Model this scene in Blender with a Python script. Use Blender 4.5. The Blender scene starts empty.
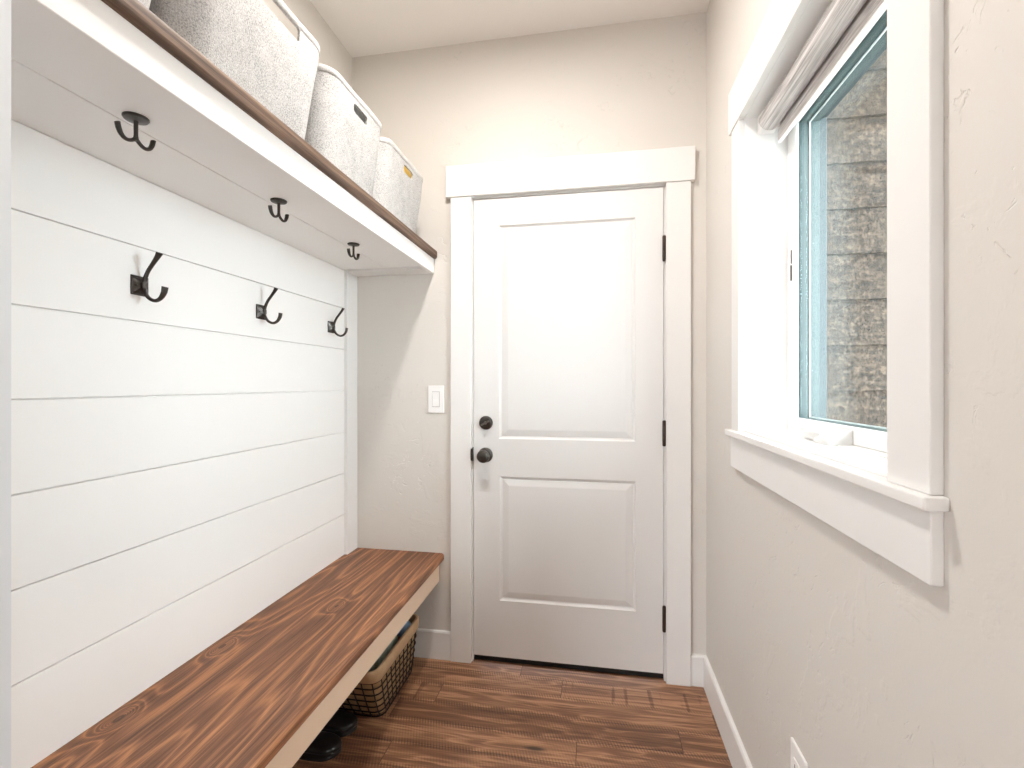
import bpy, bmesh, math, random
from mathutils import Vector, Matrix, noise as mnoise
R = math.radians
PI = math.pi
random.seed(7)
sc = bpy.context.scene
col = sc.collection

# ------------------------------------------------------------------ camera
cam_d = bpy.data.cameras.new('camera')
cam = bpy.data.objects.new('camera', cam_d)
col.objects.link(cam)
cam.location = (0, 0, 1.24)
cam.rotation_euler = (R(90), 0, math.atan(82.8 / 472))
cam_d.sensor_width = 36
cam_d.lens = 472 / 1024 * 36
cam_d.clip_start = .02
sc.camera = cam

# ------------------------------------------------------------------ sky, lights, exposure
world = bpy.data.worlds.new('sky')
sc.world = world
world.use_nodes = True
bg = world.node_tree.nodes['Background']
bg.inputs['Color'].default_value = (.90, .95, 1.0, 1)
bg.inputs['Strength'].default_value = 13

def lamp(name, loc, size, power, colour):
    d = bpy.data.lights.new(name, 'AREA')
    d.shape = 'DISK'; d.size = size; d.energy = power; d.color = colour
    o = bpy.data.objects.new(name, d); col.objects.link(o); o.location = loc
    return o
lamp('ceiling_lamp', (-.36, 1.15, 2.735), .16, 21, (1, .955, .905))
lamp('hall_ceiling_lamp', (.10, -.80, 2.735), .16, 2.5, (1, .95, .88))
vs = sc.view_settings
vs.view_transform = 'Standard'
vs.look = 'None'
vs.gamma = 1
vs.use_curve_mapping = False
vs.exposure = 0.13
sc.cycles.max_bounces = 14
sc.cycles.diffuse_bounces = 8
sc.cycles.transparent_max_bounces = 16

# ------------------------------------------------------------------ materials
class NT:
    def __init__(s, name):
        s.m = bpy.data.materials.new(name); s.m.use_nodes = True
        s.t = s.m.node_tree; s.n = s.t.nodes; s.b = s.n['Principled BSDF']
    def new(s, kind, **kw):
        n = s.n.new(kind)
        for k, v in kw.items(): setattr(n, k, v)
        return n
    def link(s, a, b): s.t.links.new(a, b)
    def put(s, v, sock):
        if hasattr(v, 'is_output'): s.link(v, sock)
        else: sock.default_value = v
    def math(s, op, a, b=0., c=None, clamp=False):
        n = s.new('ShaderNodeMath', operation=op, use_clamp=clamp)
        s.put(a, n.inputs[0]); s.put(b, n.inputs[1])
        if c is not None: s.put(c, n.inputs[2])
        return n.outputs[0]
    def obj(s):
        return s.new('ShaderNodeTexCoord').outputs['Object']
    def map(s, v, scale=(1, 1, 1), loc=(0, 0, 0), rot=(0, 0, 0)):
        n = s.new('ShaderNodeMapping'); s.link(v, n.inputs[0])
        n.inputs['Scale'].default_value = scale; n.inputs['Location'].default_value = loc
        n.inputs['Rotation'].default_value = rot
        return n.outputs[0]
    def noise(s, v, scale=5, detail=2, rough=.5, dist=0):
        n = s.new('ShaderNodeTexNoise'); s.link(v, n.inputs['Vector'])
        n.inputs['Scale'].default_value = scale; n.inputs['Detail'].default_value = detail
        n.inputs['Roughness'].default_value = rough; n.inputs['Distortion'].default_value = dist
        return n.outputs['Fac']
    def ramp(s, f, stops):
        n = s.new('ShaderNodeValToRGB'); s.link(f, n.inputs[0])
        e = n.color_ramp.elements
        while len(e) < len(stops): e.new(.5)
        for k, (p, c) in enumerate(stops):
            e[k].position = p
            e[k].color = (*c, 1) if isinstance(c, tuple) else (c, c, c, 1)
        return n.outputs[0]
    def mix(s, f, a, b, mode='MIX'):
        n = s.new('ShaderNodeMix', data_type='RGBA', blend_type=mode)
        s.put(f, n.inputs[0])
        s.put(a if hasattr(a, 'is_output') else (*a, 1), n.inputs[6])
        s.put(b if hasattr(b, 'is_output') else (*b, 1), n.inputs[7])
        return n.outputs[2]
    def bump(s, h, strength=.3, dist=.01):
        n = s.new('ShaderNodeBump'); s.link(h, n.inputs['Height'])
        n.inputs['Strength'].default_value = strength; n.inputs['Distance'].default_value = dist
        s.link(n.outputs[0], s.b.inputs['Normal'])
    def base(s, c):
        s.put(c if hasattr(c, 'is_output') else (*c, 1), s.b.inputs['Base Color'])
    def rough(s, r): s.put(r, s.b.inputs['Roughness'])

def plain(name, c, rough=.5, metal=0., var=.03, scale=30):
    """one colour with a slight procedural mottling"""
    t = NT(name); v = t.obj()
    f = t.noise(v, scale, 3)
    lo = tuple(x * (1 - var) for x in c); hi = tuple(min(1, x * (1 + var)) for x in c)
    t.base(t.mix(f, lo, hi)); t.rough(rough); t.b.inputs['Metallic'].default_value = metal
    return t.m

def drywall(name, c, strength=.35):
    t = NT(name); v = t.obj()
    big = t.noise(v, 7., 5, .6, .4)
    patch = t.ramp(big, [(.56, 0.), (.60, 1.)])
    pits = t.noise(v, 26, 3, .6, 1.5)
    marks = t.ramp(pits, [(.62, 0.), (.66, 1.)])
    where = t.ramp(t.noise(t.map(v, loc=(3, 1, 7)), 4, 2), [(.5, 0.), (.6, 1.)])
    mk = t.math('MULTIPLY', marks, where)
    fine = t.noise(v, 160, 2)
    h = t.math('ADD', t.math('MULTIPLY', patch, .3), t.math('ADD', t.math('MULTIPLY', mk, -1.3), t.math('MULTIPLY', fine, .12)))
    t.bump(h, strength, .0022)
    t.base(t.mix(t.noise(v, 3, 2), tuple(x * .98 for x in c), c)); t.rough(.62)
    return t.m

def wood(name, dark, mid, light, rings=16, sx=5., sy=.55, rough=.5, bumps=.25, knots=()):
    """stained softwood, grain along Y: contour lines of a stretched noise make the cathedral figure"""
    t = NT(name); v = t.obj()
    n = t.noise(t.map(v, (sx, sy, sx)), 1., 2.2, .5, .15)
    knot = t.noise(t.map(v, (3.2, 1.5, 3.2), (5, 2, 0)), 1., 1)
    kk = t.ramp(knot, [(.68, 0.), (.80, 1.)])
    n2 = t.math('ADD', n, t.math('MULTIPLY', kk, .25))
    core = None
    if knots:
        s3 = t.new('ShaderNodeSeparateXYZ'); t.link(v, s3.inputs[0])
        for (ax, ay, rx, ry) in knots:
            dx = t.math('DIVIDE', t.math('SUBTRACT', s3.outputs[0], ax), rx); dy = t.math('DIVIDE', t.math('SUBTRACT', s3.outputs[1], ay), ry)
            d2 = t.math('ADD', t.math('MULTIPLY', dx, dx), t.math('MULTIPLY', dy, dy))
            n2 = t.math('ADD', n2, t.math('DIVIDE', .42, t.math('ADD', 1., t.math('MULTIPLY', d2, .35))))
            k1 = t.ramp(t.math('SQRT', d2), [(.55, .75), (.62, .95), (.8, .0)])
            core = k1 if core is None else t.math('MAXIMUM', core, k1)
    saw = t.math('FRACT', t.math('MULTIPLY', n2, rings))
    ring = t.ramp(saw, [(0., 1.), (.16, .30), (.45, .12), (.8, .45), (1., 1.)])
    fib = t.noise(t.map(v, (420, 7, 420)), 1., 3, .7)
    fib2 = t.noise(t.map(v, (120, 2.2, 120), (2, 0, 3)), 1., 4, .7)
    f = t.math('ADD', t.math('MULTIPLY', ring, .27), t.math('ADD', t.math('MULTIPLY', fib2, .54), t.math('MULTIPLY', fib, .58)))
    f = t.math('SUBTRACT', f, .21)
    c = t.ramp(f, [(.22, dark), (.43, mid), (.68, light)])
    blot = t.noise(t.map(v, (5, 1.6, 5), (9, 4, 0)), 1., 3)
    c = t.mix(t.ramp(blot, [(.40, .0), (.72, .75)]), c, t.mix(1., c, (.62, .58, .56), 'MULTIPLY'))
    c = t.mix(kk, c, dark)
    if core is not None: c = t.mix(core, c, tuple(q * .8 for q in dark))
    t.base(c); t.rough(rough)
    t.bump(f, bumps, .0012)
    return t.m

M = {}
M['wall'] = drywall('wall_paint', (.685, .648, .605), .6)
M['ceiling'] = drywall('ceiling_paint', (.88, .85, .825), .2)
M['white'] = plain('white_trim_paint', (.80, .79, .775), .38, 0, .008)
M['shiplap'] = plain('white_board_paint', (.89, .88, .865), .45, 0, .008, 12)
M['cool_white'] = plain('cool_white_paint', (.76, .80, .84), .45, 0, .008)
M['door'] = plain('door_paint', (.75, .74, .73), .42, 0, .008, 8)
M['cream'] = plain('pale_beige_board', (.84, .645, .475), .5, 0, .03, 10)
M['black_metal'] = plain('oil_rubbed_bronze', (.075, .068, .062), .33, .9, .3, 60)
M['bronze_light'] = plain('pale_bronze', (.22, .20, .185), .35, .8, .1, 60)  # lighter bronze so the thumb turn stands out from the deadbolt
M['hinge'] = plain('dark_bronze_hinge', (.055, .035, .028), .45, .6, .2, 60)
M['black'] = plain('black_rubber', (.012, .011, .011), .5, 0, .2)
M['shoe'] = plain('black_shoe_leather', (.010, .010, .011), .42, 0, .2, 40)
M['sole'] = plain('black_shoe_sole', (.022, .022, .023), .3, 0, .2, 40)
M['plastic'] = plain('white_plastic', (.88, .87, .86), .3, 0, .005)
M['crank'] = plain('off_white_enamel', (.66, .65, .64), .35, 0, .01)
M['slot_dark'] = plain('dark_slot', (.06, .055, .05), .6, 0, .1)
M['vinyl'] = plain('white_vinyl', (.88, .88, .87), .35, 0, .006)
M['vinyl_grey'] = plain('grey_gap', (.38, .37, .36), .5, 0, .02)
M['wire'] = plain('dark_wire', (.035, .024, .018), .5, .4, .3, 50)
M['bench_wood'] = wood('stained_pine_bench', (.066, .028, .015), (.200, .086, .043), (.50, .220, .098), 22, 3.6, .42, .55, .35,
                       ((-.192, -.343, .010, .019), (-.190, -.04, .009, .018), (.004, .247, .007, .013)))
M['shelf_wood'] = wood('stained_pine_shelf', (.040, .022, .014), (.125, .072, .046), (.26, .165, .11), 12, 7, .5, .6, .3)

def felt(name, lo, hi):
    t = NT(name); v = t.obj()
    a = t.noise(t.map(v, (1, 1, 1)), 330, 3, .75)
    b = t.noise(v, 16, 3, .6, .6)
    f = t.math('ADD', t.math('MULTIPLY', a, .80), t.math('MULTIPLY', b, .20))
    t.base(t.ramp(f, [(.36, lo), (.51, tuple(x * .3 + y * .7 for x, y in zip(lo, hi))), (.64, hi)]))
    t.rough(.95); t.bump(a, .5, .002)
    return t.m
M['felt'] = felt('light_grey_felt', (.24, .235, .23), (.64, .625, .61))
M['felt_hem'] = felt('light_grey_felt_hem', (.42, .41, .40), (.66, .645, .63))

def cloth(name, lo, hi, scale=40):
    t = NT(name); v = t.obj()
    f = t.noise(v, scale, 4, .65)
    t.base(t.ramp(f, [(.3, lo), (.7, hi)])); t.rough(.9); t.bump(t.noise(v, 300, 2), .3, .001)
    return t.m
M['green_cloth'] = cloth('grey_green_cloth', (.22, .27, .21), (.40, .45, .36))
M['yellow_cloth'] = cloth('yellow_cloth', (.62, .40, .08), (.78, .55, .16))
M['dark_cloth'] = cloth('charcoal_cloth', (.012, .012, .012), (.10, .10, .09), 25)
M['blue_ball'] = plain('pale_blue_rubber', (.30, .47, .66), .4, 0, .05, 20)
M['liner'] = cloth('tan_liner', (.40, .26, .13), (.54, .37, .20), 14)
M['cuff'] = cloth('tan_cuff', (.46, .29, .16), (.60, .41, .24), 14)

def blind_mat():
    t = NT('grey_streaked_blind_fabric'); v = t.obj()
    a = t.noise(t.map(v, (420, 9, 420)), 1., 3, .6)
    b = t.noise(t.map(v, (150, 3, 150)), 1., 2, .6)
    f = t.math('ADD', t.math('MULTIPLY', a, .6), t.math('MULTIPLY', b, .4))
    t.base(t.ramp(f, [(.34, (.30, .28, .27)), (.52, (.60, .57, .555)), (.66, (.84, .81, .79))]))
    t.rough(.9)
    return t.m
M['blind'] = blind_mat()

def siding_mat():
    t = NT('weathered_brown_siding'); v = t.obj()
    st = t.noise(t.map(v, (6, 1, 42)), 1., 3, .6, .3)
    gr = t.noise(t.map(v, (55, 1, 55)), 1., 3, .8)
    vr = t.noise(t.map(v, (70, 1, 12)), 1., 3, .7)
    f = t.math('ADD', t.math('MULTIPLY', st, .24), t.math('ADD', t.math('MULTIPLY', gr, .62), t.math('MULTIPLY', vr, .24)))
    f = t.math('SUBTRACT', f, .05)
    c = t.ramp(f, [(.40, (.010, .0058, .0034)), (.50, (.040, .0265, .0170)), (.60, (.125, .088, .061))])
    t.base(c); t.rough(.85); t.bump(f, .6, .004)
    return t.m
M['siding'] = siding_mat()

def glass_mat():
    t = NT('window_glass')
    t.n.remove(t.b)
    tr = t.new('ShaderNodeBsdfTransparent'); tr.inputs[0].default_value = (.965, .985, .985, 1)
    gl = t.new('ShaderNodeBsdfGlossy'); gl.inputs['Roughness'].default_value = .0
    gl.inputs[0].default_value = (.9, .97, 1, 1)
    lw = t.new('ShaderNodeLayerWeight'); lw.inputs['Blend'].default_value = .5
    fr = t.math('MULTIPLY_ADD', t.math('POWER', lw.outputs['Facing'], 5.), .42, .008)
    mx = t.new('ShaderNodeMixShader')
    t.link(fr, mx.inputs[0]); t.link(tr.outputs[0], mx.inputs[1]); t.link(gl.outputs[0], mx.inputs[2])
    t.link(mx.outputs[0], t.n['Material Output'].inputs[0])
    return t.m
M['glass'] = glass_mat()
M['sky_teal'] = plain('sky_tinted_outer_sash', (.050, .082, .082), .45, 0, .04)  # teal sky light on the outer sash, put into its colour
M['sky_teal_dark'] = plain('sky_tinted_outer_frame', (.020, .040, .046), .45, 0, .04)  # deeper teal sky tint painted into the outer frame colour

def floor_mat():
    t = NT('rough_sawn_wood_planks'); v = t.obj()
    s = t.new('ShaderNodeSeparateXYZ'); t.link(v, s.inputs[0])
    x, y = s.outputs[0], s.outputs[1]
    W, L = .1075, 1.05
    ry = t.math('DIVIDE', t.math('ADD', y, -1.656 + 40 * W), W)
    row = t.math('FLOOR', ry); fy = t.math('FRACT', ry)
    w1 = t.new('ShaderNodeTexWhiteNoise', noise_dimensions='1D'); t.link(t.math('ADD', row, 12.3), w1.inputs['W'])
    rx = t.math('DIVIDE', t.math('ADD', x, t.math('MULTIPLY', w1.outputs['Value'], L)), L)
    cx = t.math('FLOOR', rx); fx = t.math('FRACT', rx)
    idn = t.math('ADD', t.math('MULTIPLY', row, 7.13), t.math('MULTIPLY', cx, 3.71))
    w2 = t.new('ShaderNodeTexWhiteNoise', noise_dimensions='1D'); t.link(idn, w2.inputs['W'])
    rnd = w2.outputs['Value']
    cmb = t.new('ShaderNodeCombineXYZ')
    t.put(t.math('ADD', x, t.math('MULTIPLY', rnd, 31.)), cmb.inputs[0]); t.put(y, cmb.inputs[1]); t.put(idn, cmb.inputs[2])
    pv = cmb.outputs[0]
    n = t.noise(t.map(pv, (1.1, 11, 1)), 1., 3, .55, .3)
    ring = t.ramp(t.math('FRACT', t.math('MULTIPLY', n, 9.)), [(0., .75), (.2, .35), (.6, .3), (1., .75)])
    fib = t.noise(t.map(pv, (7, 190, 1)), 1., 4, .7)
    fib2 = t.noise(t.map(pv, (2.2, 45, 1)), 1., 3, .6)
    # circular-saw marks across each plank, stronger along its edges and in patches
    tilt = t.math('ADD', x, t.math('MULTIPLY', y, .35))
    sw = t.math('SINE', t.math('MULTIPLY', tilt, 2 * PI / .0105))
    patch = t.ramp(t.noise(t.map(pv, (2.5, 9, 1), (4, 4, 0)), 1., 2), [(.42, 0.), (.62, 1.)])
    edge = t.ramp(t.math('ABSOLUTE', t.math('SUBTRACT', fy, .5)), [(.30, 0.), (.48, 1.)])
    swm = t.math('MULTIPLY', t.math('MAXIMUM', t.math('MULTIPLY', patch, t.noise(t.map(pv, (60, 20, 1)), 1., 2)), t.math('MULTIPLY', edge, 1.3)), .05)
    saw = t.math('MULTIPLY', sw, swm)
    # broad dark bars on a few planks
    bars = t.ramp(t.noise(t.map(pv, (42, 3, 1)), 1., 1), [(.58, 0.), (.66, 1.)])
    barw = t.math('MULTIPLY', t.math('GREATER_THAN', rnd, .80), t.math('MULTIPLY', bars, .12))
    f = t.math('ADD', t.math('MULTIPLY', ring, .30), t.math('ADD', t.math('MULTIPLY', fib, .34), t.math('MULTIPLY', fib2, .40)))
    f = t.math('ADD', f, saw)
    f = t.math('SUBTRACT', f, barw)
    f = t.math('ADD', f, t.math('MULTIPLY', t.math('SUBTRACT', rnd, .5), .13))
    c = t.ramp(f, [(.30, (.062, .026, .014)), (.48, (.205, .093, .048)), (.66, (.47, .250, .135))])
    k = t.ramp(t.noise(t.map(pv, (3.2, 7, 1), (1, 3, 0)), 1., 1), [(.74, 0.), (.83, 1.)])
    dx_ = t.math('DIVIDE', t.math('ADD', x, .20), .045); dy_ = t.math('DIVIDE', t.math('ADD', y, -1.595), .016)
    kd = t.math('SQRT', t.math('ADD', t.math('MULTIPLY', dx_, dx_), t.math('MULTIPLY', dy_, dy_)))
    kd = t.math('ADD', kd, t.math('MULTIPLY', t.math('SUBTRACT', fib2, .5), 1.2))
    c = t.mix(t.ramp(kd, [(.25, .85), (.95, 0.)]), c, (.030, .016, .010))
    c = t.mix(k, c, (.035, .018, .011))
    gy = t.math('LESS_THAN', t.math('ABSOLUTE', t.math('SUBTRACT', fy, .5)), .4925)
    gx = t.math('LESS_THAN', t.math('ABSOLUTE', t.math('SUBTRACT', fx, .5)), .4990)
    g = t.math('MULTIPLY', gy, gx)
    c = t.mix(g, (.045, .020, .011), c)
    t.base(c); t.rough(.5)
    t.bump(t.math('ADD', t.math('MULTIPLY', f, .6), t.math('MULTIPLY', g, .4)), .35, .0015)
    return t.m
M['floor'] = floor_mat()
M['ground'] = plain('bare_ground', (.46, .44, .41), .9, 0, .2, 2)

# ------------------------------------------------------------------ mesh helpers
class MB:
    def __init__(s): s.bm = bmesh.new()
    def box(s, x0, x1, y0, y1, z0, z1, bev=0., seg=2):
        b = bmesh.new(); bmesh.ops.create_cube(b, size=1)
        for v in b.verts:
            v.co = ((x0 + x1) / 2 + v.co.x * (x1 - x0), (y0 + y1) / 2 + v.co.y * (y1 - y0), (z0 + z1) / 2 + v.co.z * (z1 - z0))
        if bev: bmesh.ops.bevel(b, geom=b.edges[:], offset=bev, segments=seg, profile=.5, affect='EDGES')
        return s.add(b)
    def add(s, b):
        me = bpy.data.meshes.new('t'); b.to_mesh(me); b.free(); s.bm.from_mesh(me); bpy.data.meshes.remove(me); return s
    def prism(s, pts, axis, a0, a1, bev=0., seg=2):
        """polygon extruded along an axis; pts are the two other coordinates in order"""
        def P(p, a):
            return {'X': (a, p[0], p[1]), 'Y': (p[0], a, p[1]), 'Z': (p[0], p[1], a)}[axis]
        b = bmesh.new()
        lo = [b.verts.new(P(p, a0)) for p in pts]; hi = [b.verts.new(P(p, a1)) for p in pts]
        n = len(pts)
        b.faces.new(lo); b.faces.new(hi)
        for k in range(n): b.faces.new((lo[k], lo[(k + 1) % n], hi[(k + 1) % n], hi[k]))
        bmesh.ops.recalc_face_normals(b, faces=b.faces[:])
        if bev: bmesh.ops.bevel(b, geom=b.edges[:], offset=bev, segments=seg, profile=.5, affect='EDGES')
        return s.add(b)
    def tube(s, path, rad, segs=12, side=None):
        """swept ellipse; rad entries are r or (r along side, r across); side fixes the ellipse's first axis"""
        P = [Vector(p) for p in path]; n = len(P)
        rings = []
        up = None
        for k in range(n):
            t = (P[min(k + 1, n - 1)] - P[max(k - 1, 0)]).normalized()
            if side is not None: u = Vector(side)
            else:
                if up is None: up = Vector((0, 0, 1)) if abs(t.z) < .9 else Vector((1, 0, 0))
                u = up
            u = (u - t * u.dot(t)).normalized(); up = u; w = t.cross(u)
            r = rad[k] if isinstance(rad, (list, tuple)) and len(rad) == n else rad
            a, c = (r if isinstance(r, (list, tuple)) else (r, r))
            rings.append([s.bm.verts.new(P[k] + u * (a * math.cos(2 * PI * q / segs)) + w * (c * math.sin(2 * PI * q / segs))) for q in range(segs)])
        for k in range(n - 1):
            for q in range(segs):
                s.bm.faces.new((rings[k][q], rings[k][(q + 1) % segs], rings[k + 1][(q + 1) % segs], rings[k + 1][q]))
        s.bm.faces.new(rings[0][::-1]); s.bm.faces.new(rings[-1])
        return s
    def lathe(s, prof, origin, axis, segs=24):
        """profile (distance along axis, radius) turned about axis through origin"""
        o = Vector(origin); t = Vector(axis).normalized()
        u = Vector((0, 0, 1)) if abs(t.z) < .9 else Vector((1, 0, 0))
        u = (u - t * u.dot(t)).normalized(); w = t.cross(u)
        rings = [[s.bm.verts.new(o + t * d + (u * math.cos(2 * PI * q / segs) + w * math.sin(2 * PI * q / segs)) * max(r, 1e-5)) for q in range(segs)] for d, r in prof]
        for k in range(len(rings) - 1):
            for q in range(segs):
                s.bm.faces.new((rings[k][q], rings[k][(q + 1) % segs], rings[k + 1][(q + 1) % segs], rings[k + 1][q]))
        s.bm.faces.new(rings[0][::-1]); s.bm.faces.new(rings[-1])
        return s
    def build(s, name, mat, parent=None, loc=(0, 0, 0), smooth=False, angle=40):
        off = Vector(loc)
        if parent is not None: off = Vector(parent.get('_o', (0, 0, 0))) if False else ORG.get(parent.name, Vector((0, 0, 0)))
        for v in s.bm.verts: v.co -= off
        bmesh.ops.recalc_face_normals(s.bm, faces=s.bm.faces[:])
        me = bpy.data.meshes.new(name); s.bm.to_mesh(me); s.bm.free()
        me.materials.append(mat)
        o = bpy.data.objects.new(name, me); col.objects.link(o)
        if parent is not None:
            o.parent = parent; ORG[o.name] = off
        else:
            o.location = off; ORG[o.name] = off.copy()
        if smooth:
            for p in me.polygons: p.use_smooth = True
            me.set_sharp_from_angle(angle=R(angle))
        return o
ORG = {}

def empty(name, loc, label, cat, group=None):
    o = bpy.data.objects.new(name, None); col.objects.link(o); o.location = loc
    ORG[o.name] = Vector(loc); o.empty_display_size = .05
    return tag(o, label, cat, group)
def tag(o, label, cat, group=None, kind=None):
    o['label'] = label; o['category'] = cat
    if group: o['group'] = group
    if kind: o['kind'] = kind
    return o
def struct(o, label, cat):
    return tag(o, label, cat, None, 'structure')
def copy_tree(o, parent=None):
    c = o.copy(); col.objects.link(c)
    if parent: c.parent = parent
    for ch in list(o.children): copy_tree(ch, c)
    return c

XL, XR, YB, ZC = -1.12, .452, 2.05, 2.77          # room faces
XS, XT = -1.108, -1.093                            # board panelling, corner trim

# ------------------------------------------------------------------ room shell
YN = -1.9
m = MB(); m.box(-2.4, .47, YN, 2.20, -.12, 0)
struct(m.build('floor', M['floor']), 'brown rough-sawn wood plank floor running up to the white door', 'floor')
m = MB(); m.box(-2.4, .62, YN, 2.20, ZC, ZC + .12)
struct(m.build('ceiling', M['ceiling']), 'pale warm ceiling above the back wall', 'ceiling')
m = MB(); m.box(XL - .12, XL, .30, 2.20, 0, ZC)
wl = struct(m.build('wall_left', M['wall']), 'beige painted wall behind white boards and shelf baskets', 'wall')
# door opening in the back wall
DX0, DX1, DZ1 = -.549, .296, 2.078
m = MB(); m.box(XL, DX0, YB, 2.20, 0, ZC); m.box(DX1, XR, YB, 2.20, 0, ZC); m.box(DX0, DX1, YB, 2.20, DZ1, ZC)
struct(m.build('wall_back', M['wall']), 'beige painted end wall around the white door', 'wall')
# right wall with the window opening
WY0, WY1, WZ0, WZ1 = .795, 1.557, 1.074, 2.062
XO = .625
m = MB(); m.box(XR, XO, YN, WY0, 0, ZC); m.box(XR, XO, WY1, 2.20, 0, ZC); m.box(XR, XO, WY0, WY1, 0, WZ0); m.box(XR, XO, WY0, WY1, WZ1, ZC)
struct(m.build('wall_right', M['wall']), 'hand-textured beige wall with the window in it', 'wall')
# white end panel of the built-in at the left edge of the view
m = MB(); m.box(-2.4, -.6965, .30, .4585, 0, ZC)
struct(m.build('wall_near', M['cool_white']), 'white end panel closing the near side of the bench alcove', 'wall panel')

# the hall behind the camera, open to a bright room through a doorway
m = MB(); m.box(-2.5, -2.4, YN, .4585, 0, ZC)
struct(m.build('wall_hall', M['wall']), 'beige wall of the hall behind the bench alcove', 'wall')
m = MB(); m.box(-2.4, -2.1, YN - .12, YN, 0, ZC); m.box(-1.3, .625, YN - .12, YN, 0, ZC); m.box(-2.1, -1.3, YN - .12, YN, 2.05, ZC)
struct(m.build('wall_rear', M['wall']), 'beige wall with an open doorway behind the camera', 'wall')

# white boards on the left wall
GZ = [1.5785 - .1845 * k for k in range(7)]
m = MB(); edges = [1.752] + GZ[:-1] + [.44]
for a, b in zip(edges[:-1], edges[1:]):
    if a > b: m.box(XL, XS, .4585, 1.9585, b + .0015, a - .0015, .0008, 1)
m.box(XL, XS - .009, .4585, 1.9585, .44, 1.752)
shp = m.build('shiplap', M['shiplap'], wl)
shp['label'] = 'white horizontal boards with thin grooves'
m = MB(); m.box(XL, XT, 1.9585, YB, .437, 1.752, .0015, 1)
struct(m.build('trim_1', M['white']), 'narrow white vertical board in the corner at the end of the white boards', 'trim')

# baseboards
def base_profile(t, h): return [(0, 0), (t, 0), (t, h - .006), (t - .004, h), (0, h)]
m = MB(); m.prism([(XR - p, z) for p, z in base_profile(.014, .125)], 'Y', YN, YB - .014)
struct(m.build('baseboard_right', M['white']), 'white baseboard along the foot of the right wall', 'baseboard')
m = MB()
m.prism([(YB - p, z) for p, z in base_profile(.014, .125)], 'X', .389, XR)
m.prism([(YB - p, z) for p, z in base_profile(.014, .125)], 'X', XL, -.6365)
struct(m.build('baseboard_back', M['white']), 'white baseboard on the end wall either side of the door', 'baseboard')
m = MB(); m.prism([(XL + p, z) for p, z in base_profile(.014, .125)], 'Y', .46, YB - .014)
struct(m.build('baseboard_left', M['white']), 'white baseboard on the left wall under the bench', 'baseboard')

# ------------------------------------------------------------------ door, its frame and casing
m = MB()
m.box(-.635, -.5415, 2.030, YB, 0, 2.073, .0015, 1)
m.box(.2905, .388, 2.030, YB, 0, 2.073, .0015, 1)
m.box(-.656, .404, 2.024, YB, 2.073, 2.213, .0018, 1)
m.box(DX0, -.5365, YB, 2.195, 0, DZ1); m.box(.2855, DX1, YB, 2.195, 0, DZ1); m.box(-.5365, .2855, YB, 2.195, 2.0655, DZ1)
m.box(-.5365, -.520, 2.094, 2.108, 0, 2.0655); m.box(.270, .2855, 2.094, 2.108, 0, 2.0655); m.box(-.5365, .2855, 2.094, 2.108, 2.045, 2.0655)
cs = struct(m.build('trim_2', M['white']), 'wide flat white casing with a longer header around the door', 'door casing')
m = MB(); m.box(-.5385, -.5345, 2.0475, 2.075, .895, .958, .001, 1); m.prism([(2.0275, .900), (2.024, .915), (2.024, .938), (2.0275, .953), (2.052, .953), (2.052, .900)], 'X', -.5418, -.5358)
sp = m.build('strike_plate', M['black_metal'], cs); sp['label'] = 'black metal strike plate beside the knob'

FX0, FX1, FZ0, FZ1, FY = -.533, .282, .033, 2.0615, 2.046
def door_mesh():
    b = bmesh.new()
    rects = [(-.418, .168, .998, 1.941), (-.414, .170, .283, .831)]
    xs = sorted({FX0, FX1} | {r[0] for r in rects} | {r[1] for r in rects}); zs = sorted({FZ0, FZ1} | {r[2] for r in rects} | {r[3] for r in rects})
    def inside(x, z): return any(r[0] < x < r[1] and r[2] < z < r[3] for r in rects)
    def quad(p): b.faces.new([b.verts.new(q) for q in p])
    for i in range(len(xs) - 1):
        for j in range(len(zs) - 1):
            if not inside((xs[i] + xs[i + 1]) / 2, (zs[j] + zs[j + 1]) / 2):
                quad([(xs[i], FY, zs[j]), (xs[i + 1], FY, zs[j]), (xs[i + 1], FY, zs[j + 1]), (xs[i], FY, zs[j + 1])])
    prof = [(0, 0), (.002, .0035), (.006, .0075), (.011, .0095), (.0135, .0095), (.015, .0070), (.038, .0015), (.041, .0010)]
    for r in rects:
        loops = []
        for ins, d in prof:
            loops.append([(r[0] + ins, FY + d, r[2] + ins), (r[1] - ins, FY + d, r[2] + ins), (r[1] - ins, FY + d, r[3] - ins), (r[0] + ins, FY + d, r[3] - ins)])
        for a, c in zip(loops[:-1], loops[1:]):
            for k in range(4): quad([a[k], a[(k + 1) % 4], c[(k + 1) % 4], c[k]])
        quad(loops[-1])
    Y2 = FY + .044
    quad([(FX0, Y2, FZ0), (FX0, Y2, FZ1), (FX1, Y2, FZ1), (FX1, Y2, FZ0)])
    quad([(FX0, FY, FZ0), (FX0, FY, FZ1), (FX0, Y2, FZ1), (FX0, Y2, FZ0)]); quad([(FX1, FY, FZ0), (FX1, Y2, FZ0), (FX1, Y2, FZ1), (FX1, FY, FZ1)])
    quad([(FX0, FY, FZ0), (FX0, Y2, FZ0), (FX1, Y2, FZ0), (FX1, FY, FZ0)]); quad([(FX0, FY, FZ1), (FX1, FY, FZ1), (FX1, Y2, FZ1), (FX0, Y2, FZ1)])
    bmesh.ops.remove_doubles(b, verts=b.verts[:], dist=1e-5)
    return b
m = MB(); m.add(door_mesh())
dr = struct(m.build('door_1', M['door']), 'closed white two-panel door with black knob and hinges', 'door')
KX, KZ, BZ = -.478, .925, 1.068
m = MB(); m.lathe([(0, .033), (.003, .033), (.007, .030), (.010, .022), (.012, .013), (.030, .011), (.034, .016), (.040, .025), (.048, .0285), (.056, .027), (.062, .021), (.065, .012), (.066, .0)], (KX, FY, KZ), (0, -1, 0), 32)
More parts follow.
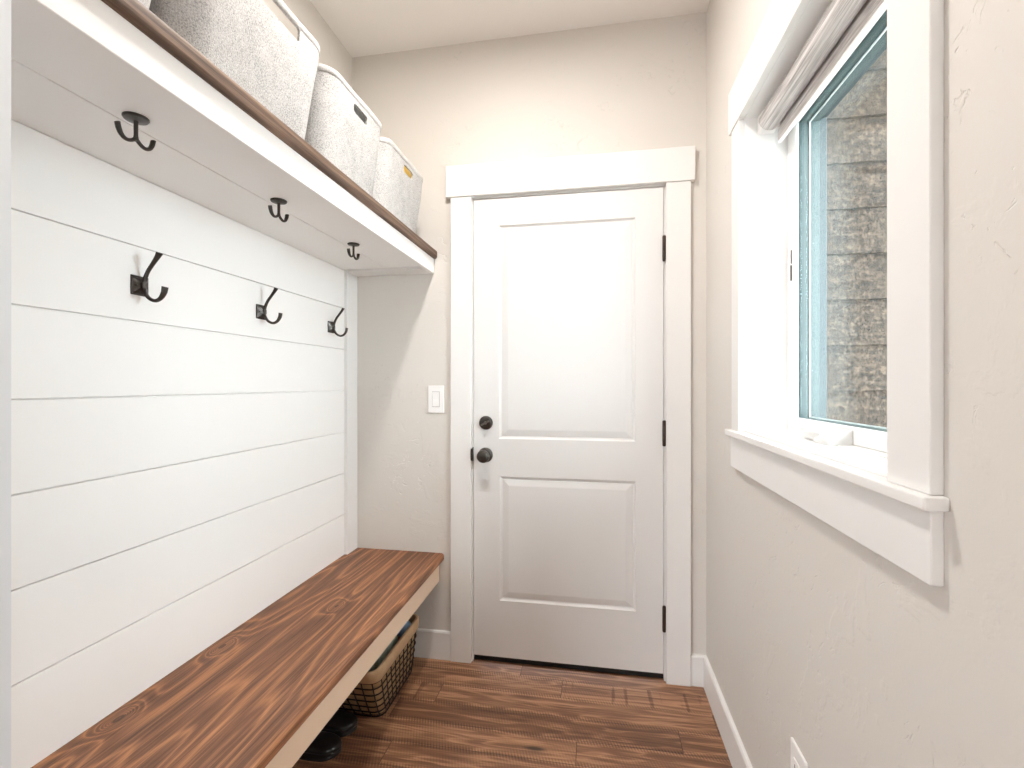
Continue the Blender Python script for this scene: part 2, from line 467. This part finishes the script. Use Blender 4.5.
kn = m.build('door_knob', M['black_metal'], dr, smooth=True); kn['label'] = 'round dark bronze knob on a round plate'
m = MB(); m.lathe([(0, .031), (.004, .031), (.010, .028), (.012, .024), (.0125, 0)], (KX + .002, FY, BZ), (0, -1, 0), 32)
db = m.build('deadbolt', M['black_metal'], dr, smooth=True); db['label'] = 'round dark bronze deadbolt above the knob'
m = MB(); m.lathe([(.0125, .007), (.020, .006)], (KX + .002, FY, BZ), (0, -1, 0), 16)
b = bmesh.new(); bmesh.ops.create_cube(b, size=1)
for v in b.verts: v.co = Vector((v.co.x * .042, v.co.y * .014, v.co.z * .008))
bmesh.ops.bevel(b, geom=b.edges[:], offset=.0025, segments=2, affect='EDGES')
bmesh.ops.transform(b, matrix=Matrix.Translation((KX + .002, FY - .025, BZ)) @ Matrix.Rotation(R(-28), 4, 'Y'), verts=b.verts[:])
m.add(b); m.build('thumb_turn', M['bronze_light'], db)
for hz in (1.803, 1.035, .264):
    m = MB()
    m.lathe([(-.054, .0035), (-.053, .006), (-.049, .0072), (.049, .0072), (.053, .006), (.054, .0035)], (.2838, 2.0395, hz), (0, 0, 1), 16)
    m.box(.2828, .2848, 2.040, 2.075, hz - .048, hz + .048)
    for q in (-.03, 0, .03): m.lathe([(-.0006, .0075), (.0006, .0075)], (.2838, 2.0395, hz + q), (0, 0, 1), 16)
    h = m.build('hinge', M['hinge'], dr, smooth=True)
m = MB(); m.box(FX0 + .002, FX1 - .002, FY + .004, FY + .040, .024, .034)
m.build('door_sweep', M['black'], dr)
m = MB(); m.prism([(2.068, 0), (2.068, .006), (2.076, .016), (2.12, .020), (2.19, .020), (2.19, 0)], 'X', -.5363, .2853)
struct(m.build('trim_3', M['black']), 'black threshold in the gap under the white door', 'threshold')

# ------------------------------------------------------------------ window: casing, stool, apron, frame, sash, glass
m = MB()
m.box(.435, XR, 1.550, 1.625, 1.093, 2.053, .0015, 1)
m.box(.435, XR, .708, .802, 1.093, 2.053, .0015, 1)
m.box(.432, XR, .684, 1.650, 2.053, 2.190, .0015, 1)
struct(m.build('trim_4', M['white']), 'flat white casing boards around the window on the right wall', 'window casing')
m = MB()
m.prism([(.421, .697), (.421, 1.652), (XR, 1.652), (XR, 1.556), (.540, 1.556), (.540, .796), (XR, .796), (XR, .697)], 'Z', 1.074, 1.093, .0025, 2)
struct(m.build('trim_5', M['white']), 'white window sill board projecting below the window', 'window sill')
m = MB(); m.box(.436, XR, .708, 1.640, .973, 1.074, .0015, 1)
struct(m.build('trim_6', M['white']), 'flat white apron board under the window sill', 'window apron')
def ring(m, x0, x1, y0, y1, z0, z1, w, wt=None, bev=0., wb=None):
    wt = wt or w; wb = wb or w
    m.box(x0, x1, y0, y0 + w, z0, z1, bev, 1); m.box(x0, x1, y1 - w, y1, z0, z1, bev, 1)
    m.box(x0, x1, y0 + w, y1 - w, z0, z0 + wb, bev, 1); m.box(x0, x1, y0 + w, y1 - w, z1 - wt, z1, bev, 1)
m = MB()
ring(m, XR, .540, .796, 1.556, 1.0935, 2.0605, .0065)          # jamb extension
ring(m, .540, .640, .796, 1.556, 1.0935, 2.0605, .0085)         # vinyl frame
wn = struct(m.build('window_1', M['vinyl']), 'white casement window with brown siding seen outside', 'window')
m = MB(); ring(m, .572, .580, .808, 1.545, 1.1025, 2.052, .062, .058, .002, .041)
sash = m.build('sash', M['vinyl'], wn)
m = MB(); ring(m, .5805, .634, .808, 1.545, 1.1025, 2.052, .0625, .0585, .001, .0415)
cl = m.build('outer_sash', M['sky_teal'], sash); cl['label'] = 'outer side of the sash, teal sky light painted into its colour'
m = MB(); ring(m, .640, .664, .780, 1.572, 1.070, 2.078, .066, .066, .003)
m.build('exterior_trim', M['sky_teal_dark'], wn)
for gx in (.584, .598):
    m = MB(); m.box(gx, gx + .003, .8707, 1.4823, 1.1442, 1.9933)
    m.build('pane', M['glass'], sash)
m = MB(); ring(m, .606, .609, .867, 1.486, 1.140, 1.997, .0075)
m.build('glazing_bead', M['vinyl'], sash)
m = MB()
m.prism([(.5715, 1.1025), (.535, 1.0935), (.520, 1.0935), (.520, 1.110), (.545, 1.132), (.5715, 1.136)], 'Y', 1.175, 1.250, .003, 2)
m.prism([(1.238, 1.100), (1.330, 1.104), (1.342, 1.112), (1.330, 1.120), (1.238, 1.124)], 'X', .526, .544, .003, 2)
m.lathe([(0, .009), (.012, .009), (.016, .006), (.017, 0)], (.535, 1.325, 1.116), (-.45, 0, .9), 14)
ck = m.build('crank_handle', M['crank'], wn, smooth=True); ck['label'] = 'folded white crank handle on the sill'
m = MB(); m.box(.5685, .5718, 1.5125, 1.5150, 1.545, 1.590); m.box(.5695, .5718, 1.5125, 1.5145, 1.595, 1.635)
m.build('sash_lock', M['hinge'], wn)

# roller blind under the window head
rb = empty('roller_blind', (.505, 1.16, 1.95), 'grey streaked roller blind rolled up under the head of the window', 'blind')
m = MB(); prof = [(.828, .0), (.829, .0295), (1.503, .0295), (1.504, .0)]
m.lathe(prof, (.508, 0, 2.018), (0, 1, 0), 32); m.build('fabric_roll', M['blind'], rb, smooth=True)
m = MB(); m.box(.5365, .5385, .828, 1.504, 1.956, 2.02); m.prism([(.5325, 1.957), (.5415, 1.957), (.5425, 1.972), (.5415, 1.990), (.5325, 1.990), (.5310, 1.972)], 'Y', .825, 1.507)
m.build('hem_bar', M['blind'], rb)
m = MB(); m.box(.5320, .5420, .824, 1.508, 1.9515, 1.9565, .001, 1); rl = m.build('hem_rail', M['plastic'], rb); rl['label'] = 'pale rail along the bottom edge of the blind'
for ya, yb in ((.8035, .824), (1.508, 1.549)):
    m = MB(); m.box(.488, .536, ya, yb, 2.000, 2.0535, .002, 1); m.build('bracket', M['plastic'], rb)

# outside: siding of the projecting wall, added shading slab, ground
m = MB()
z = 2.105 + .178 * 4; 
while z > -.3:
    m.prism([(2.066, z), (2.052, z - .178), (2.042, z - .178), (2.060, z)], 'X', XO, 3.4)
    z -= .178
m.box(XO, 3.4, 2.062, 2.19, -.3, 2.83)
struct(m.build('wall_outside', M['siding']), 'weathered brown lap siding seen through the window', 'wall')
m = MB(); m.box(XO, 2.0, -1.0, 2.06, 2.84, 2.95)  # unseen slab added overhead to darken the siding
struct(m.build('shade_roof', M['white']), 'unseen added roof outside above the window', 'shade_roof')
m = MB(); m.box(-14, 14, -14, 14, -.45, -.30)
struct(m.build('ground', M['ground']), 'bare ground outside the window', 'ground')

# ------------------------------------------------------------------ bench
bn = empty('bench', (-.88, 1.25, .34), 'built-in bench with dark-stained wooden top under the white boards', 'bench')
m = MB()
b = bmesh.new()
pts = [(XS + .0005, .459), (-.672, .459), (-.672, YB - .0005), (XT + .0005, YB - .0005), (XT + .0005, 1.958), (XS + .0005, 1.958)]
lo = [b.verts.new((x, y, .438)) for x, y in pts]; hi = [b.verts.new((x, y, .475)) for x, y in pts]
b.faces.new(lo); b.faces.new(hi)
for k in range(6): b.faces.new((lo[k], lo[(k + 1) % 6], hi[(k + 1) % 6], hi[k]))
bmesh.ops.recalc_face_normals(b, faces=b.faces[:])
fe = [e for e in b.edges if all(abs(v.co.x + .672) < 1e-4 for v in e.verts) and abs(e.verts[0].co.z - e.verts[1].co.z) < 1e-4]
bmesh.ops.bevel(b, geom=fe, offset=.013, segments=5, profile=.5, affect='EDGES')
m.add(b)
m.build('bench_top', M['bench_wood'], bn, smooth=True, angle=30)
m = MB(); m.box(-.714, -.694, .459, YB - .0005, .346, .438, .0015, 1)
ap = m.build('apron', M['cream'], bn); ap['label'] = 'pale beige board below the front edge'
m = MB(); m.box(-1.119, -1.095, .459, YB - .015, .36, .437)
m.build('cleat', M['white'], bn)

# ------------------------------------------------------------------ shelf
sh = empty('wall_shelf', (-.9, 1.25, 1.742), 'boxed white shelf with a brown wooden top above the white boards', 'shelf')
m = MB(); b = bmesh.new(); bmesh.ops.create_cube(b, size=1)
x0, x1, y0, y1, z0, z1 = XL + .0005, -.704, .459, YB - .0005, 1.808, 1.846
for v in b.verts: v.co = ((x0 + x1) / 2 + v.co.x * (x1 - x0), (y0 + y1) / 2 + v.co.y * (y1 - y0), (z0 + z1) / 2 + v.co.z * (z1 - z0))
fe = [e for e in b.edges if all(abs(v.co.x - x1) < 1e-4 for v in e.verts) and abs(e.verts[0].co.z - e.verts[1].co.z) < 1e-4]
bmesh.ops.bevel(b, geom=fe, offset=.010, segments=4, profile=.5, affect='EDGES')
m.add(b); m.build('shelf_top', M['shelf_wood'], sh, smooth=True, angle=30)
m = MB(); m.box(-.738, -.719, .459, YB - .0005, 1.742, 1.808, .0012, 1); m.build('fascia', M['shiplap'], sh)
m = MB(); m.box(-.9030, -.7405, .459, 1.955, 1.752, 1.764, .0010, 1); m.box(XL + .0005, -.9070, .459, 1.955, 1.752, 1.764, .0010, 1); m.box(XL + .0005, -.738, .459, YB - .0005, 1.7645, 1.775)
m.build('soffit', M['shiplap'], sh)
m = MB(); m.box(XL + .0005, -.7385, 1.955, YB - .0005, 1.7525, 1.764); m.box(XT, -.7385, 1.955, YB - .0005, 1.742, 1.7525, .0012, 1); m.build('end_batten', M['white'], sh)

# ------------------------------------------------------------------ coat hooks
def spline(pts, n=5):
    """Catmull-Rom through pts"""
    P = [Vector(p) for p in pts]; P = [2 * P[0] - P[1]] + P + [2 * P[-1] - P[-2]]
    out = []
    for k in range(1, len(P) - 2):
        for q in range(n):
            t = q / n
            out.append(.5 * ((2 * P[k]) + (P[k + 1] - P[k - 1]) * t + (2 * P[k - 1] - 5 * P[k] + 4 * P[k + 1] - P[k + 2]) * t * t + (3 * P[k] - P[k - 1] - 3 * P[k + 1] + P[k + 2]) * t ** 3))
    out.append(P[-2]); return out
def lerp_list(vals, n):
    out = []
    for k in range(n):
        f = k / (n - 1) * (len(vals) - 1); i = min(int(f), len(vals) - 2); g = f - i
        out.append(tuple(a + (c - a) * g for a, c in zip(vals[i], vals[i + 1])))
    return out
def wall_hook():
    root = empty('coat_hook', (0, 0, 0), '', 'hook', 'coat hooks on the white boards')
    m = MB(); m.box(0, .004, -.0225, .0225, -.024, .024, .001, 1)
    q = .0195; s = .0075
    v = [m.bm.verts.new(p) for p in [(.004, -q, -q), (.004, q, -q), (.004, q, q), (.004, -q, q), (.0125, -s, -s), (.0125, s, -s), (.0125, s, s), (.0125, -s, s)]]
    for f in [(0, 1, 5, 4), (1, 2, 6, 5), (2, 3, 7, 6), (3, 0, 4, 7), (4, 5, 6, 7)]: m.bm.faces.new([v[i] for i in f])
    m.box(.010, .019, -.007, .007, -.008, .008, .0015, 1)
    m.build('back_plate', M['black_metal'], root)
    for yy in (-.0135, .0135):
        m = MB(); m.lathe([(.006, .0032), (.0095, .0032), (.0108, .0016), (.011, 0)], (0, yy, 0), (1, 0, 0), 12); m.build('screw', M['black_metal'], root, smooth=True)
    p = spline([(.014, 0, -.002), (.017, 0, .014), (.026, 0, .034), (.040, 0, .052), (.053, 0, .068), (.060, 0, .079)])
    m = MB(); m.tube(p, lerp_list([(.0055, .0048), (.0052, .0046), (.0050, .0042), (.0055, .0040), (.0072, .0038), (.0100, .0032)], len(p)), 14, (0, 1, 0))
    m.build('upper_arm', M['black_metal'], root, smooth=True, angle=50)
    p = spline([(.014, 0, .002), (.017, 0, -.014), (.028, 0, -.030), (.046, 0, -.038), (.062, 0, -.033), (.072, 0, -.020), (.0755, 0, -.005)])
    m = MB(); m.tube(p, lerp_list([(.0055, .0048), (.0052, .0046), (.0050, .0042), (.0054, .0042), (.0062, .0042), (.0080, .0040), (.0094, .0034)], len(p)), 14, (0, 1, 0))
    m.build('lower_arm', M['black_metal'], root, smooth=True, angle=50)
    return root
hk = wall_hook()
for k, (y, lab) in enumerate(((.988, 'black double coat hook on the white boards, nearest of the three on the wall'),
                              (1.418, 'black double coat hook on the white boards, middle of the three on the wall'),
                              (1.845, 'black double coat hook on the white boards, beside the corner trim'))):
    o = hk if k == 0 else copy_tree(hk)
    o.location = (XS, y, 1.482); o['label'] = lab
def shelf_hook():
    root = empty('under_shelf_hook', (0, 0, 0), '', 'hook', 'hooks hanging under the shelf')
    m = MB(); m.lathe([(0, .0215), (.002, .0215), (.0045, .0195), (.006, .012), (.0075, .006)], (0, 0, 0), (0, 0, -1), 28); m.build('ceiling_plate', M['black_metal'], root, smooth=True)
    m = MB(); m.lathe([(.006, .0048), (.012, .0038), (.034, .0036), (.041, .0048), (.045, .0042)], (0, 0, 0), (0, 0, -1), 16); m.build('stem', M['black_metal'], root, smooth=True)
    for s in (-1, 1):
        p = spline([(0, 0, -.040), (0, s * .009, -.0475), (0, s * .019, -.0505), (0, s * .028, -.0465), (0, s * .0335, -.037), (0, s * .036, -.027)])
        m = MB(); m.tube(p, lerp_list([(.0040, .0036), (.0038, .0034), (.0040, .0034), (.0048, .0036), (.0056, .0038), (.0060, .0034)], len(p)), 14, (1, 0, 0))
        m.build('prong', M['black_metal'], root, smooth=True, angle=50)
    return root
hk = shelf_hook()
for k, (y, lab) in enumerate(((.768, 'black two-prong hook hanging under the shelf, nearest of the three there'),
                              (1.184, 'black two-prong hook hanging under the shelf, middle of the three there'),
                              (1.598, 'black two-prong hook hanging under the shelf, farthest of the three there'))):
    o = hk if k == 0 else copy_tree(hk)
    o.location = (-.868, y, 1.7515); o['label'] = lab

# ------------------------------------------------------------------ felt baskets
def rrect(a, b, r, slot=None, nc=7):
    """rounded rectangle in (x, y): half sizes a, b; the straight runs carry extra points, incl. the slot edges on the +x/-x sides"""
    pts = []
    def run(p, q, cuts):
        for c in cuts: pts.append((p[0] + (q[0] - p[0]) * c, p[1] + (q[1] - p[1]) * c))
    ys = [-(b - r), -(b - r) * .6]
    if slot: ys += [-slot, -slot * .72, 0, slot * .72, slot]
    else: ys += [0]
    ys += [(b - r) * .6, b - r]
    ys = sorted(set(ys))
    def corner(cx, cy, a0):
        for k in range(1, nc): an = a0 + PI / 2 * k / nc; pts.append((cx + r * math.cos(an), cy + r * math.sin(an)))
    for y in ys: pts.append((a, y))
    corner(a - r, b - r, 0)
    for k in range(7): pts.append((a - r - (2 * a - 2 * r) * k / 6, b))
    corner(-a + r, b - r, PI / 2)
    for y in ys[::-1]: pts.append((-a, y))
    corner(-a + r, -b + r, PI)
    for k in range(7): pts.append((-a + r + (2 * a - 2 * r) * k / 6, -b))
    corner(a - r, -b + r, 1.5 * PI)
    return pts
def felt_basket(y0b, y1b, y0t, y1t, xfb, xft, depth, h, slot, sz0, sz1, seed, label, r=.05, shift=0.):
    """base spans y0b..y1b, rim y0t..y1t; the front leans from xfb to xft"""
    zb = 1.8465
    ccx, ccy = xfb - depth / 2, (y0b + y1b) / 2
    root = empty('felt_basket', (ccx, ccy, zb), label, 'basket', 'grey felt baskets on the shelf')
    zs = [0, .012, h * .2, h * .4, h * .6, h * .72, sz0, sz0 + .006, (sz0 + sz1) / 2, sz1 - .006, sz1, h]
    zs = sorted(zs)
    i0, i1 = zs.index(sz0), zs.index(sz1)
    def level(z, off, bulge=True):
        f = z / h
        a = (depth / 2) * (1 - f) + (depth / 2 + (xft - xfb)) * f - off
        hb = ((y1b - y0b) / 2) * (1 - f) + ((y1t - y0t) / 2) * f - off
        cy = ccy * (1 - f) + (y0t + y1t) / 2 * f
        P = []
        for (x, y) in rrect(a, hb, max(r - off, .01), slot):
            w = math.sin(PI * min(1, f)) * .006
            bx = w * (1 - min(1, abs(y) / hb) ** 2) * (1 if x > 0 else -1) if abs(x) > a * .98 else 0
            by = w * (1 - min(1, abs(x) / a) ** 2) * (1 if y > 0 else -1) if abs(y) > hb * .98 else 0
            nz = mnoise.noise(Vector((x * 9 + seed, y * 9, z * 9))) * .004 * f
            P.append(Vector((ccx + x + bx + nz, cy + y + by + nz, zb + z + (mnoise.noise(Vector((x * 6, y * 6 + seed, 3))) * .006 if z == h else 0))))
        return P
    t = .006
    ref = rrect(depth / 2, (y1b - y0b) / 2, r, slot); n = len(ref)
    def is_slot(k):   # is the cell from point k to k+1 inside the slot
        p, q = ref[k], ref[(k + 1) % n]
        return abs(p[0] - q[0]) < 1e-6 and abs(abs(p[0]) - depth / 2) < 1e-6 and abs((p[1] + q[1]) / 2) < slot
    m = MB(); bm = m.bm
    lv = {}
    for s, off in ((0, 0.), (1, t)):
        for j, z in enumerate(zs): lv[s, j] = [bm.verts.new(p) for p in level(max(z, .006) if s and j == 0 else z, off)]
    # round the slot's corners
    for k in range(n):
        if is_slot(k) != is_slot(k - 1):
            inward = 1 if is_slot(k) else -1
            for s in (0, 1):
                for j, dz in ((i0, .003), (i1, -.003)):
                    a_, b_ = lv[s, j][k], lv[s, j][(k + inward) % n]
                    a_.co = a_.co + (b_.co - a_.co) * .30; a_.co.z += dz
    def hole(k, j): return is_slot(k) and i0 <= j < i1
    for j in range(len(zs) - 1):
        for k in range(n):
            k2 = (k + 1) % n
            if hole(k, j):
                for (kk, cond) in ((k, not hole(k - 1, j)), (k2, not hole(k2, j))):
                    if cond: bm.faces.new((lv[0, j][kk], lv[0, j + 1][kk], lv[1, j + 1][kk], lv[1, j][kk]))
                for (jj, cond) in ((j, not hole(k, j - 1)), (j + 1, not hole(k, j + 1))):
                    if cond: bm.faces.new((lv[0, jj][k], lv[0, jj][k2], lv[1, jj][k2], lv[1, jj][k]))
                continue
            for s in (0, 1): bm.faces.new((lv[s, j][k], lv[s, j][k2], lv[s, j + 1][k2], lv[s, j + 1][k]))
    top = len(zs) - 1
    for k in range(n): bm.faces.new((lv[0, top][k], lv[0, top][(k + 1) % n], lv[1, top][(k + 1) % n], lv[1, top][k]))
    bm.faces.new(lv[0, 0]); bm.faces.new(lv[1, 0])
    m.build('basket_body', M['felt'], root, smooth=True, angle=45)
    # folded hem round the rim
    m = MB(); bm = m.bm
    hz = [h - .017, h - .016, h - .003, h + .0008, h + .0008, h - .003, h - .017]
    ho = [-.0002, -.0013, -.0016, -.0004, t + .0005, t + .0016, t + .0016]
    def hl(z, off):
        P = level(h, off); Q = level(h - .03, off)
        f = (h - z) / .03
        return [p + (q - p) * f if f > 0 else p + Vector((0, 0, z - h)) for p, q in zip(P, Q)]
    L = [[bm.verts.new(p) for p in hl(z, o)] for z, o in zip(hz, ho)]
    for a_, b_ in zip(L, L[1:] + L[:1]):
        for k in range(n): bm.faces.new((a_[k], a_[(k + 1) % n], b_[(k + 1) % n], b_[k]))
    hm = m.build('hem', M['felt_hem'], root, smooth=True, angle=60); hm['label'] = 'stitched lighter hem round the rim'
    return root
def bundle(name, loc, size, mat, seed, folds=5, amp=.12, pw=.62):
    m = MB(); b = bmesh.new(); bmesh.ops.create_icosphere(b, subdivisions=5, radius=1)
    for v in b.verts:
        c = v.co
        q = Vector([math.copysign(abs(x) ** pw, x) for x in c])
        d = 1 + amp * mnoise.noise(c * 1.7 + Vector((seed, 0, 0))) + amp * .5 * math.sin(folds * (c.y * 2.2 + mnoise.noise(c * 1.2 + Vector((0, seed, 0))) * 1.6))
        v.co = Vector((loc[0] + q.x * size[0] * d, loc[1] + q.y * size[1] * d, loc[2] + q.z * size[2] * (d if c.z > 0 else 1)))
    m.add(b); return m.build(name, mat, loc=loc, smooth=True, angle=180)
HB = .262
felt_basket(.475, .690, .470, .722, -.730, -.704, .32, HB, .045, .201, .230, 1., 'grey felt basket cut off by the left edge, nearest on the shelf')
felt_basket(.734, 1.128, .734, 1.160, -.727, -.703, .34, .272, .085, .219, .254, 5., 'large grey felt basket with a long handle slot, second from the near end', r=.06)
felt_basket(1.172, 1.493, 1.169, 1.516, -.727, -.703, .32, HB, .042, .203, .231, 9., 'grey felt basket with dark cloth showing in its slot')
felt_basket(1.530, 1.880, 1.526, 1.909, -.727, -.703, .32, HB - .012, .042, .191, .219, 14., 'grey felt basket with yellow cloth showing in its slot, nearest the door')
tag(bundle('folded_cloth', (-.803, 1.355, 2.045), (.074, .105, .085), M['dark_cloth'], 3., 5, .03, .3), 'charcoal cloth seen through the slot of the middle felt basket', 'cloth')
tag(bundle('folded_cloth', (-.803, 1.735, 2.028), (.074, .105, .085), M['yellow_cloth'], 8., 5, .03, .3), 'yellow cloth seen through the slot of the farthest felt basket', 'cloth')

# ------------------------------------------------------------------ wire basket under the bench
wbk = empty('wire_basket', (-.90, 1.75, 0), 'dark wire basket with a tan cloth liner on the floor under the bench', 'basket')
def wlevel(z, off=0.):
    f = z / .246; g = f ** .8
    xa = -.778 + (.778 - .740) * g; xb = -1.02 - .03 * g
    ya = 1.645 - .135 * g; yb = 1.945 - .010 * g
    return [((xa + xb) / 2 + x, (ya + yb) / 2 + y) for x, y in rrect((xa - xb) / 2 + off, (yb - ya) / 2 + off, .035 + max(off, -.01), None, 5)]
def loft(zs_offs, close_bottom=True):
    m = MB(); L = [[m.bm.verts.new((x, y, z)) for x, y in wlevel(z, o)] for z, o in zs_offs]
    n = len(L[0])
    for a_, b_ in zip(L[:-1], L[1:]):
        for k in range(n): m.bm.faces.new((a_[k], a_[(k + 1) % n], b_[(k + 1) % n], b_[k]))
    return m, L
m, L = loft([(.012, -.006), (.05, -.004), (.10, -.003), (.16, -.003), (.21, -.003), (.242, -.003), (.242, -.007), (.16, -.008), (.05, -.010), (.018, -.012)])
m.bm.faces.new(L[0]); m.bm.faces.new(L[-1]); m.build('liner', M['liner'], wbk, smooth=True)
m, L = loft([(.196, .0035), (.200, .0055), (.220, .006), (.242, .0055), (.248, .001), (.248, -.008), (.242, -.010), (.220, -.010)])
n = len(L[0])
for k in range(n): m.bm.faces.new((L[-1][k], L[-1][(k + 1) % n], L[0][(k + 1) % n], L[0][k]))
m.build('cuff', M['cuff'], wbk, smooth=True)
m = MB()
for z in (.006, .038, .070, .102, .134, .166, .195):
    P = [(x, y, z) for x, y in wlevel(z, .0015)]; m.tube(P + [P[0]], .0026, 6)
def at_len(P, d):
    n = len(P); acc = 0
    for k in range(n):
        a, c = Vector(P[k]), Vector(P[(k + 1) % n]); l = (c - a).length
        if acc + l >= d: return a + (c - a) * ((d - acc) / l)
        acc += l
    return Vector(P[0])
NW = 34
for q in range(NW):
    path = []
    for z in (.006, .05, .10, .15, .197):
        P = wlevel(z, .0015); tot = sum((Vector(P[k]) - Vector(P[(k + 1) % len(P)])).length for k in range(len(P)))
        p = at_len(P, tot * q / NW); path.append((p.x, p.y, z))
    m.tube(path, .0024, 6)
for q in range(6):   # bottom wires
    x = -1.0 + q * .04; m.tube([(x, 1.66, .005), (x, 1.93, .005)], .0024, 6)
m.build('wire_frame', M['wire'], wbk, smooth=True)
tag(bundle('blanket', (-.866, 1.718, .178), (.086, .125, .080), M['green_cloth'], 21., 5, .10), 'grey-green cloth stuffed in the wire basket under the bench', 'cloth')
m = MB(); b = bmesh.new(); bmesh.ops.create_uvsphere(b, u_segments=28, v_segments=16, radius=.034)
for v in b.verts: v.co += Vector((-.795, 1.885, .207))
m.add(b); tag(m.build('ball', M['blue_ball'], loc=(-.795, 1.885, .173), smooth=True, angle=180), 'pale blue ball at the far end of the wire basket', 'ball')

# ------------------------------------------------------------------ black shoes under the bench
def shoe(label, loc, rot):
    root = empty('shoe', (0, 0, 0), label, 'shoe', 'black shoes under the bench')
    Ln = .262
    def half(t):   # half width along the length, t = 0 heel .. 1 toe
        base = .031 + .016 * math.sin(PI * min(1, max(0, (t - .25) / .95)))
        end = math.sqrt(max(0, 1 - ((abs(t - .5) - .32) / .18) ** 2)) if abs(t - .5) > .32 else 1
        return base * end
    T = [0.0005] + [k / 26 for k in range(1, 26)] + [.9995]
    outline = [(Ln * t, half(t)) for t in T] + [(Ln * t, -half(t)) for t in T[::-1]]
    m = MB()
    rings = [[m.bm.verts.new((Ln / 2 + (x - Ln / 2) * s, y * s, z)) for x, y in outline] for z, s in ((0, .97), (.003, 1.0), (.010, 1.0), (.012, .985), (.016, .985), (.018, 1.0), (.023, .995), (.025, .97))]
    n = len(outline)
    for a_, b_ in zip(rings[:-1], rings[1:]):
        for k in range(n): m.bm.faces.new((a_[k], a_[(k + 1) % n], b_[(k + 1) % n], b_[k]))
    m.bm.faces.new(rings[0]); m.bm.faces.new(rings[-1]); m.build('sole', M['sole'], root, smooth=True)
    def top(t):
        if t > .55: return   .024 + .026 * (1 - ((t - .55) / .45) ** 2.2) ** .6 if t < 1 else .024
        return .050 + .045 * min(1, (.55 - t) / .35)
    m = MB(); rows = []
    for t in [.012] + [k / 24 for k in range(1, 24)] + [.99]:
        hw = half(t) * .95; hz = top(t); row = []
        for k in range(13):
            an = PI * k / 12
            if t < .55:   # open collar: sides only, drawn in to the ankle
                y = -math.cos(an); zz = .023 + (hz - .023) * min(1, math.sin(an) * 1.05); wv = hw * (1 - .30 * math.sin(an))
                depth = .05 * max(0, math.sin(an) - .75) / .25 if .06 < t < .5 else 0
                row.append((Ln * t, wv * (y if abs(y) > .05 else y), zz - depth))
            else: row.append((Ln * t, -hw * math.cos(an), .023 + (hz - .023) * math.sin(an) ** .85))
        rows.append([m.bm.verts.new(p) for p in row])
    for a_, b_ in zip(rows[:-1], rows[1:]):
        for k in range(12): m.bm.faces.new((a_[k], a_[k + 1], b_[k + 1], b_[k]))
    m.bm.faces.new(rows[0]); m.bm.faces.new(rows[-1])
    for k in range(1): pass
    m.build('upper', M['shoe'], root, smooth=True, angle=180)
    m = MB()
    for q in range(4):
        t = .50 + .055 * q; x = Ln * t; w = half(t) * .55
        m.tube(spline([(x, -w, top(t) - .004), (x + .004, 0, top(t) + .004), (x, w, top(t) - .004)], 4), .0022, 6)
    m.build('laces', M['black'], root, smooth=True)
    root.location = loc; root.rotation_euler = (0, 0, rot)
    return root
shoe('black shoe on the floor under the bench, nearer of the pair', (-1.103, 1.450, 0), R(3))
s2 = shoe('black shoe on the floor between its partner and the wire basket', (-1.103, 1.566, 0), R(1))

# ------------------------------------------------------------------ light switch, outlet
ls = empty('light_switch', (-.708, YB, 1.171), 'white rocker light switch on the end wall left of the door', 'light switch')
m = MB(); m.prism([(-.7455, 1.109), (-.6705, 1.109), (-.6705, 1.233), (-.7455, 1.233)], 'Y', YB - .0065, YB, .0025, 2); m.build('switch_plate', M['plastic'], ls)
m = MB(); m.box(-.7255, -.6905, YB - .0072, YB - .006, 1.136, 1.206); m.build('switch_surround', M['vinyl_grey'], ls)
m = MB(); m.prism([(YB - .0066, 1.138), (YB - .0095, 1.138), (YB - .0075, 1.171), (YB - .0115, 1.204), (YB - .0066, 1.204)], 'X', -.7240, -.6920, .0006, 1); m.build('rocker', M['plastic'], ls)
ot = empty('wall_outlet', (XR, 1.148, .362), 'white electrical outlet low on the right wall above the baseboard', 'outlet')
m = MB(); m.prism([(1.110, .300), (1.188, .300), (1.188, .424), (1.110, .424)], 'X', XR - .0065, XR, .0025, 2); m.build('outlet_plate', M['plastic'], ot)
m = MB(); m.box(XR - .0090, XR - .006, 1.1325, 1.1655, .329, .395, .001, 1); fc = m.build('receptacle', M['plastic'], ot)
m = MB()
for zz in (.346, .380):
    m.box(XR - .0094, XR - .0088, 1.1410, 1.1430, zz - .004, zz + .005); m.box(XR - .0094, XR - .0088, 1.1545, 1.1565, zz - .0035, zz + .0045); m.box(XR - .0094, XR - .0088, 1.1470, 1.1510, zz - .011, zz - .0075)
m.build('sockets', M['slot_dark'], fc)
